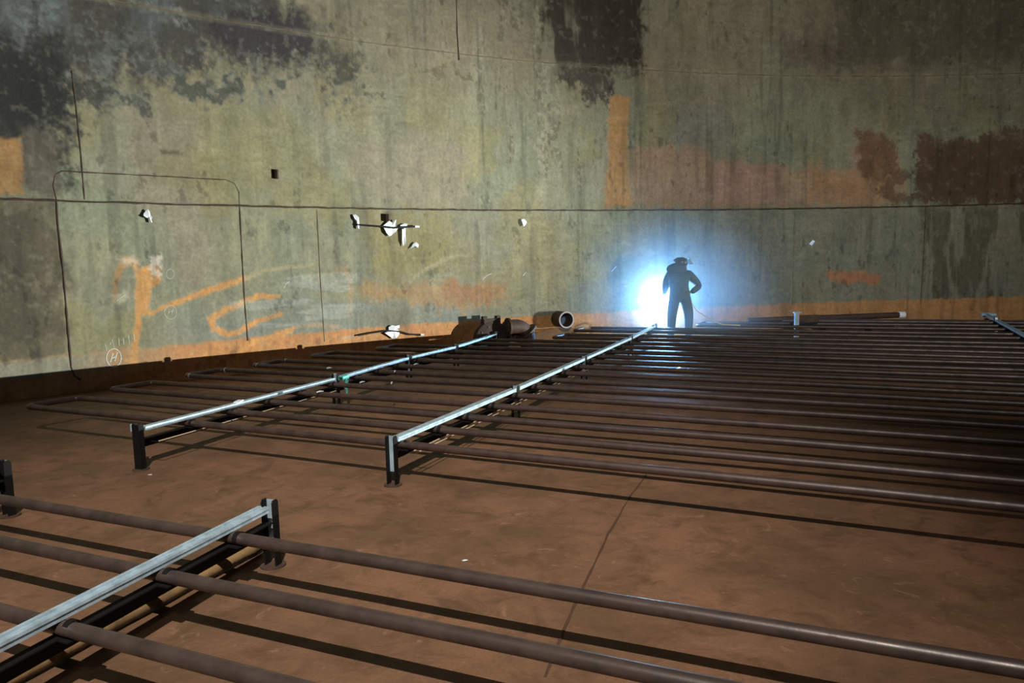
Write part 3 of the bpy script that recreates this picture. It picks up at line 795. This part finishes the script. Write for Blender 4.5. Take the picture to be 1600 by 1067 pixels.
def hand(wrist, d, nrm, name='glove'):
    d = Vector(d).normalized(); nrm = Vector(nrm).normalized(); sd = d.cross(nrm).normalized(); w0 = Vector(wrist)
    nodes = [(tuple(w0), .036), (tuple(w0+d*.05), (.042, .026))]; edges = [(0, 1)]
    for i, (off, ln, cr) in enumerate(((-.036, .060, .5), (-.012, .072, .45), (.012, .066, .5), (.036, .050, .6))):
        b0 = w0+d*.09+sd*off; k_ = len(nodes)
        k1 = b0+d*ln*.5+nrm*ln*cr*.3; k2 = k1+d*ln*.25+nrm*ln*cr
        nodes += [(tuple(b0), .013), (tuple(k1), .0105), (tuple(k2), .009)]; edges += [(1, k_), (k_, k_+1), (k_+1, k_+2)]
    k_ = len(nodes); t0 = w0+d*.035-sd*.04
    nodes += [(tuple(t0), .014), (tuple(t0+d*.03-sd*.022+nrm*.012), .012), (tuple(t0+d*.055-sd*.018+nrm*.03), .010)]; edges += [(1, k_), (k_, k_+1), (k_+1, k_+2)]
    return skin(name, nodes, edges, wk, [M['glove']], root=0, sub=1)


hand((-.22, .36, .94), (.15, 1, -.2), (0, -.2, -1))
hand((.19, -.16, .955), (-1, .05, -.25), (0, 1, .1))
# helmet with raised visor turned to the right
hm = MB(); hm.ell((.045, .02, 1.535), (.125, .135, .105), 22, 14).build('helmet_shell', M['helmet'], wk).location = (0, 0, 0)
bm_ = MB(); bm_.tube([(-.11, .0, 1.575), (-.04, .01, 1.60), (.06, .02, 1.605), (.15, .03, 1.59)], [.02, .035, .035, .02], 12).build('helmet_brim', M['helmet'], wk).location = (0, 0, 0)
vs = MB(); prof = [(.0, -.09), (.03, -.07), (.045, 0), (.03, .07), (.0, .09), (-.012, .085), (.018, .06), (.03, 0), (.018, -.06), (-.012, -.085)]
vd = Vector((.55, 0, -.83)).normalized()
vs.prism(prof, Vector((.165, .03, 1.60)), Vector((.83, 0, .55)), (0, 1, 0), vd*.13).build('visor', M['visor'], wk, smooth=False).location = (0, 0, 0)
bk = MB(); bk.ell((-.06, -.02, 1.41), (.20, .12, .12), 18, 12).build('shoulder_hood', M['overall'], wk).location = (0, 0, 0)
MB().tube([(-.15, -.02, .95), (-.05, -.125, .955), (.08, -.125, .955), (.16, -.02, .95)], .016, 8).build('belt', M['glove'], wk).location = (0, 0, 0)
for s_, x_, y_ in ((-1, -.165, .03), (1, .175, .02)):
    mb = MB(); mb.tube([(x_, y_, .20), (x_, y_, .10), (x_, y_+.01, .05)], [.066, .064, .062], 16); mb.box(Vector((x_, y_+.05, .035)), ((1, 0, 0), (0, 1, 0), (0, 0, 1)), (.05, .14, .035), .015)
    mb.build('boot', M['boot'], wk).location = (0, 0, 0)
# torch held in the left hand
tc0 = WP+Vector((-.22, .42, .90)); tip = arc_pos+Vector((.02, -.02, .01))
wt = empty('welding_torch', tc0, 'thin welding torch held between the glove and the bright arc', 'torch')
MB().tube([tc0-Vector((0, .06, -.01)), tc0, tip], [.016, .014, .007], 8).build('handle', M['cable'], wt)
MB().ell(arc_pos, (.035, .035, .035), 16, 10).build('arc_flame', M['arc'], wt)['label'] = 'blinding white arc'
cbp = [WP+Vector((.20, -.05, .80)), WP+Vector((.3, -.12, .6)), WP+Vector((.55, -.2, .42)), WP+Vector((.75, -.32, .33)), WP+Vector((1.0, -.6, .33))]
o = MB().tube(cbp, .009, 8).build('welding_cable', M['yellow'], origin=cbp[0]); tag(o, 'thin yellow cable trailing from the welder down onto the pipes at right', 'cable')

# ------------------------------------------------------------------ welding fumes round the arc, spread wide to imitate lens veil glare
fc = Vector((arc_pos.x+.05, arc_pos.y-2.0, 1.45)); fr = Vector((2.7, 3.3, 1.44)); fa = arc_pos-fc
fum = MB(); fum.ell(fc, fr, 32, 20)
fmat = bpy.data.materials.new('fume_and_glare_haze'); fmat.use_nodes = True; N = fmat.node_tree.nodes; L = fmat.node_tree.links
N.remove(N['Principled BSDF']); vol = N.new('ShaderNodeVolumeScatter'); vol.inputs['Color'].default_value = (.36, .66, 1, 1); vol.inputs['Anisotropy'].default_value = .0
tc = N.new('ShaderNodeTexCoord'); mp = N.new('ShaderNodeMapping'); mp.inputs['Scale'].default_value = (1/2.4, 1/3.8, 1/2.0); mp.inputs['Location'].default_value = (-fa.x/2.4, -fa.y/3.8, -fa.z/2.0); L.new(tc.outputs['Object'], mp.inputs[0])
ln_ = N.new('ShaderNodeVectorMath'); ln_.operation = 'LENGTH'; L.new(mp.outputs[0], ln_.inputs[0])
mr = N.new('ShaderNodeMapRange'); mr.interpolation_type = 'SMOOTHSTEP'; mr.inputs[1].default_value = 1.0; mr.inputs[2].default_value = .05; mr.inputs[3].default_value = 0; mr.inputs[4].default_value = .32
L.new(ln_.outputs['Value'], mr.inputs[0]); L.new(mr.outputs[0], vol.inputs['Density'])
L.new(vol.outputs[0], N['Material Output'].inputs['Volume'])
fo = fum.build('fume_and_glare_haze', fmat, origin=fc); fo['kind'] = 'stuff'
tag(fo, 'pale blue haze round the welder, part welding fume, part imitated lens glare', 'fume')
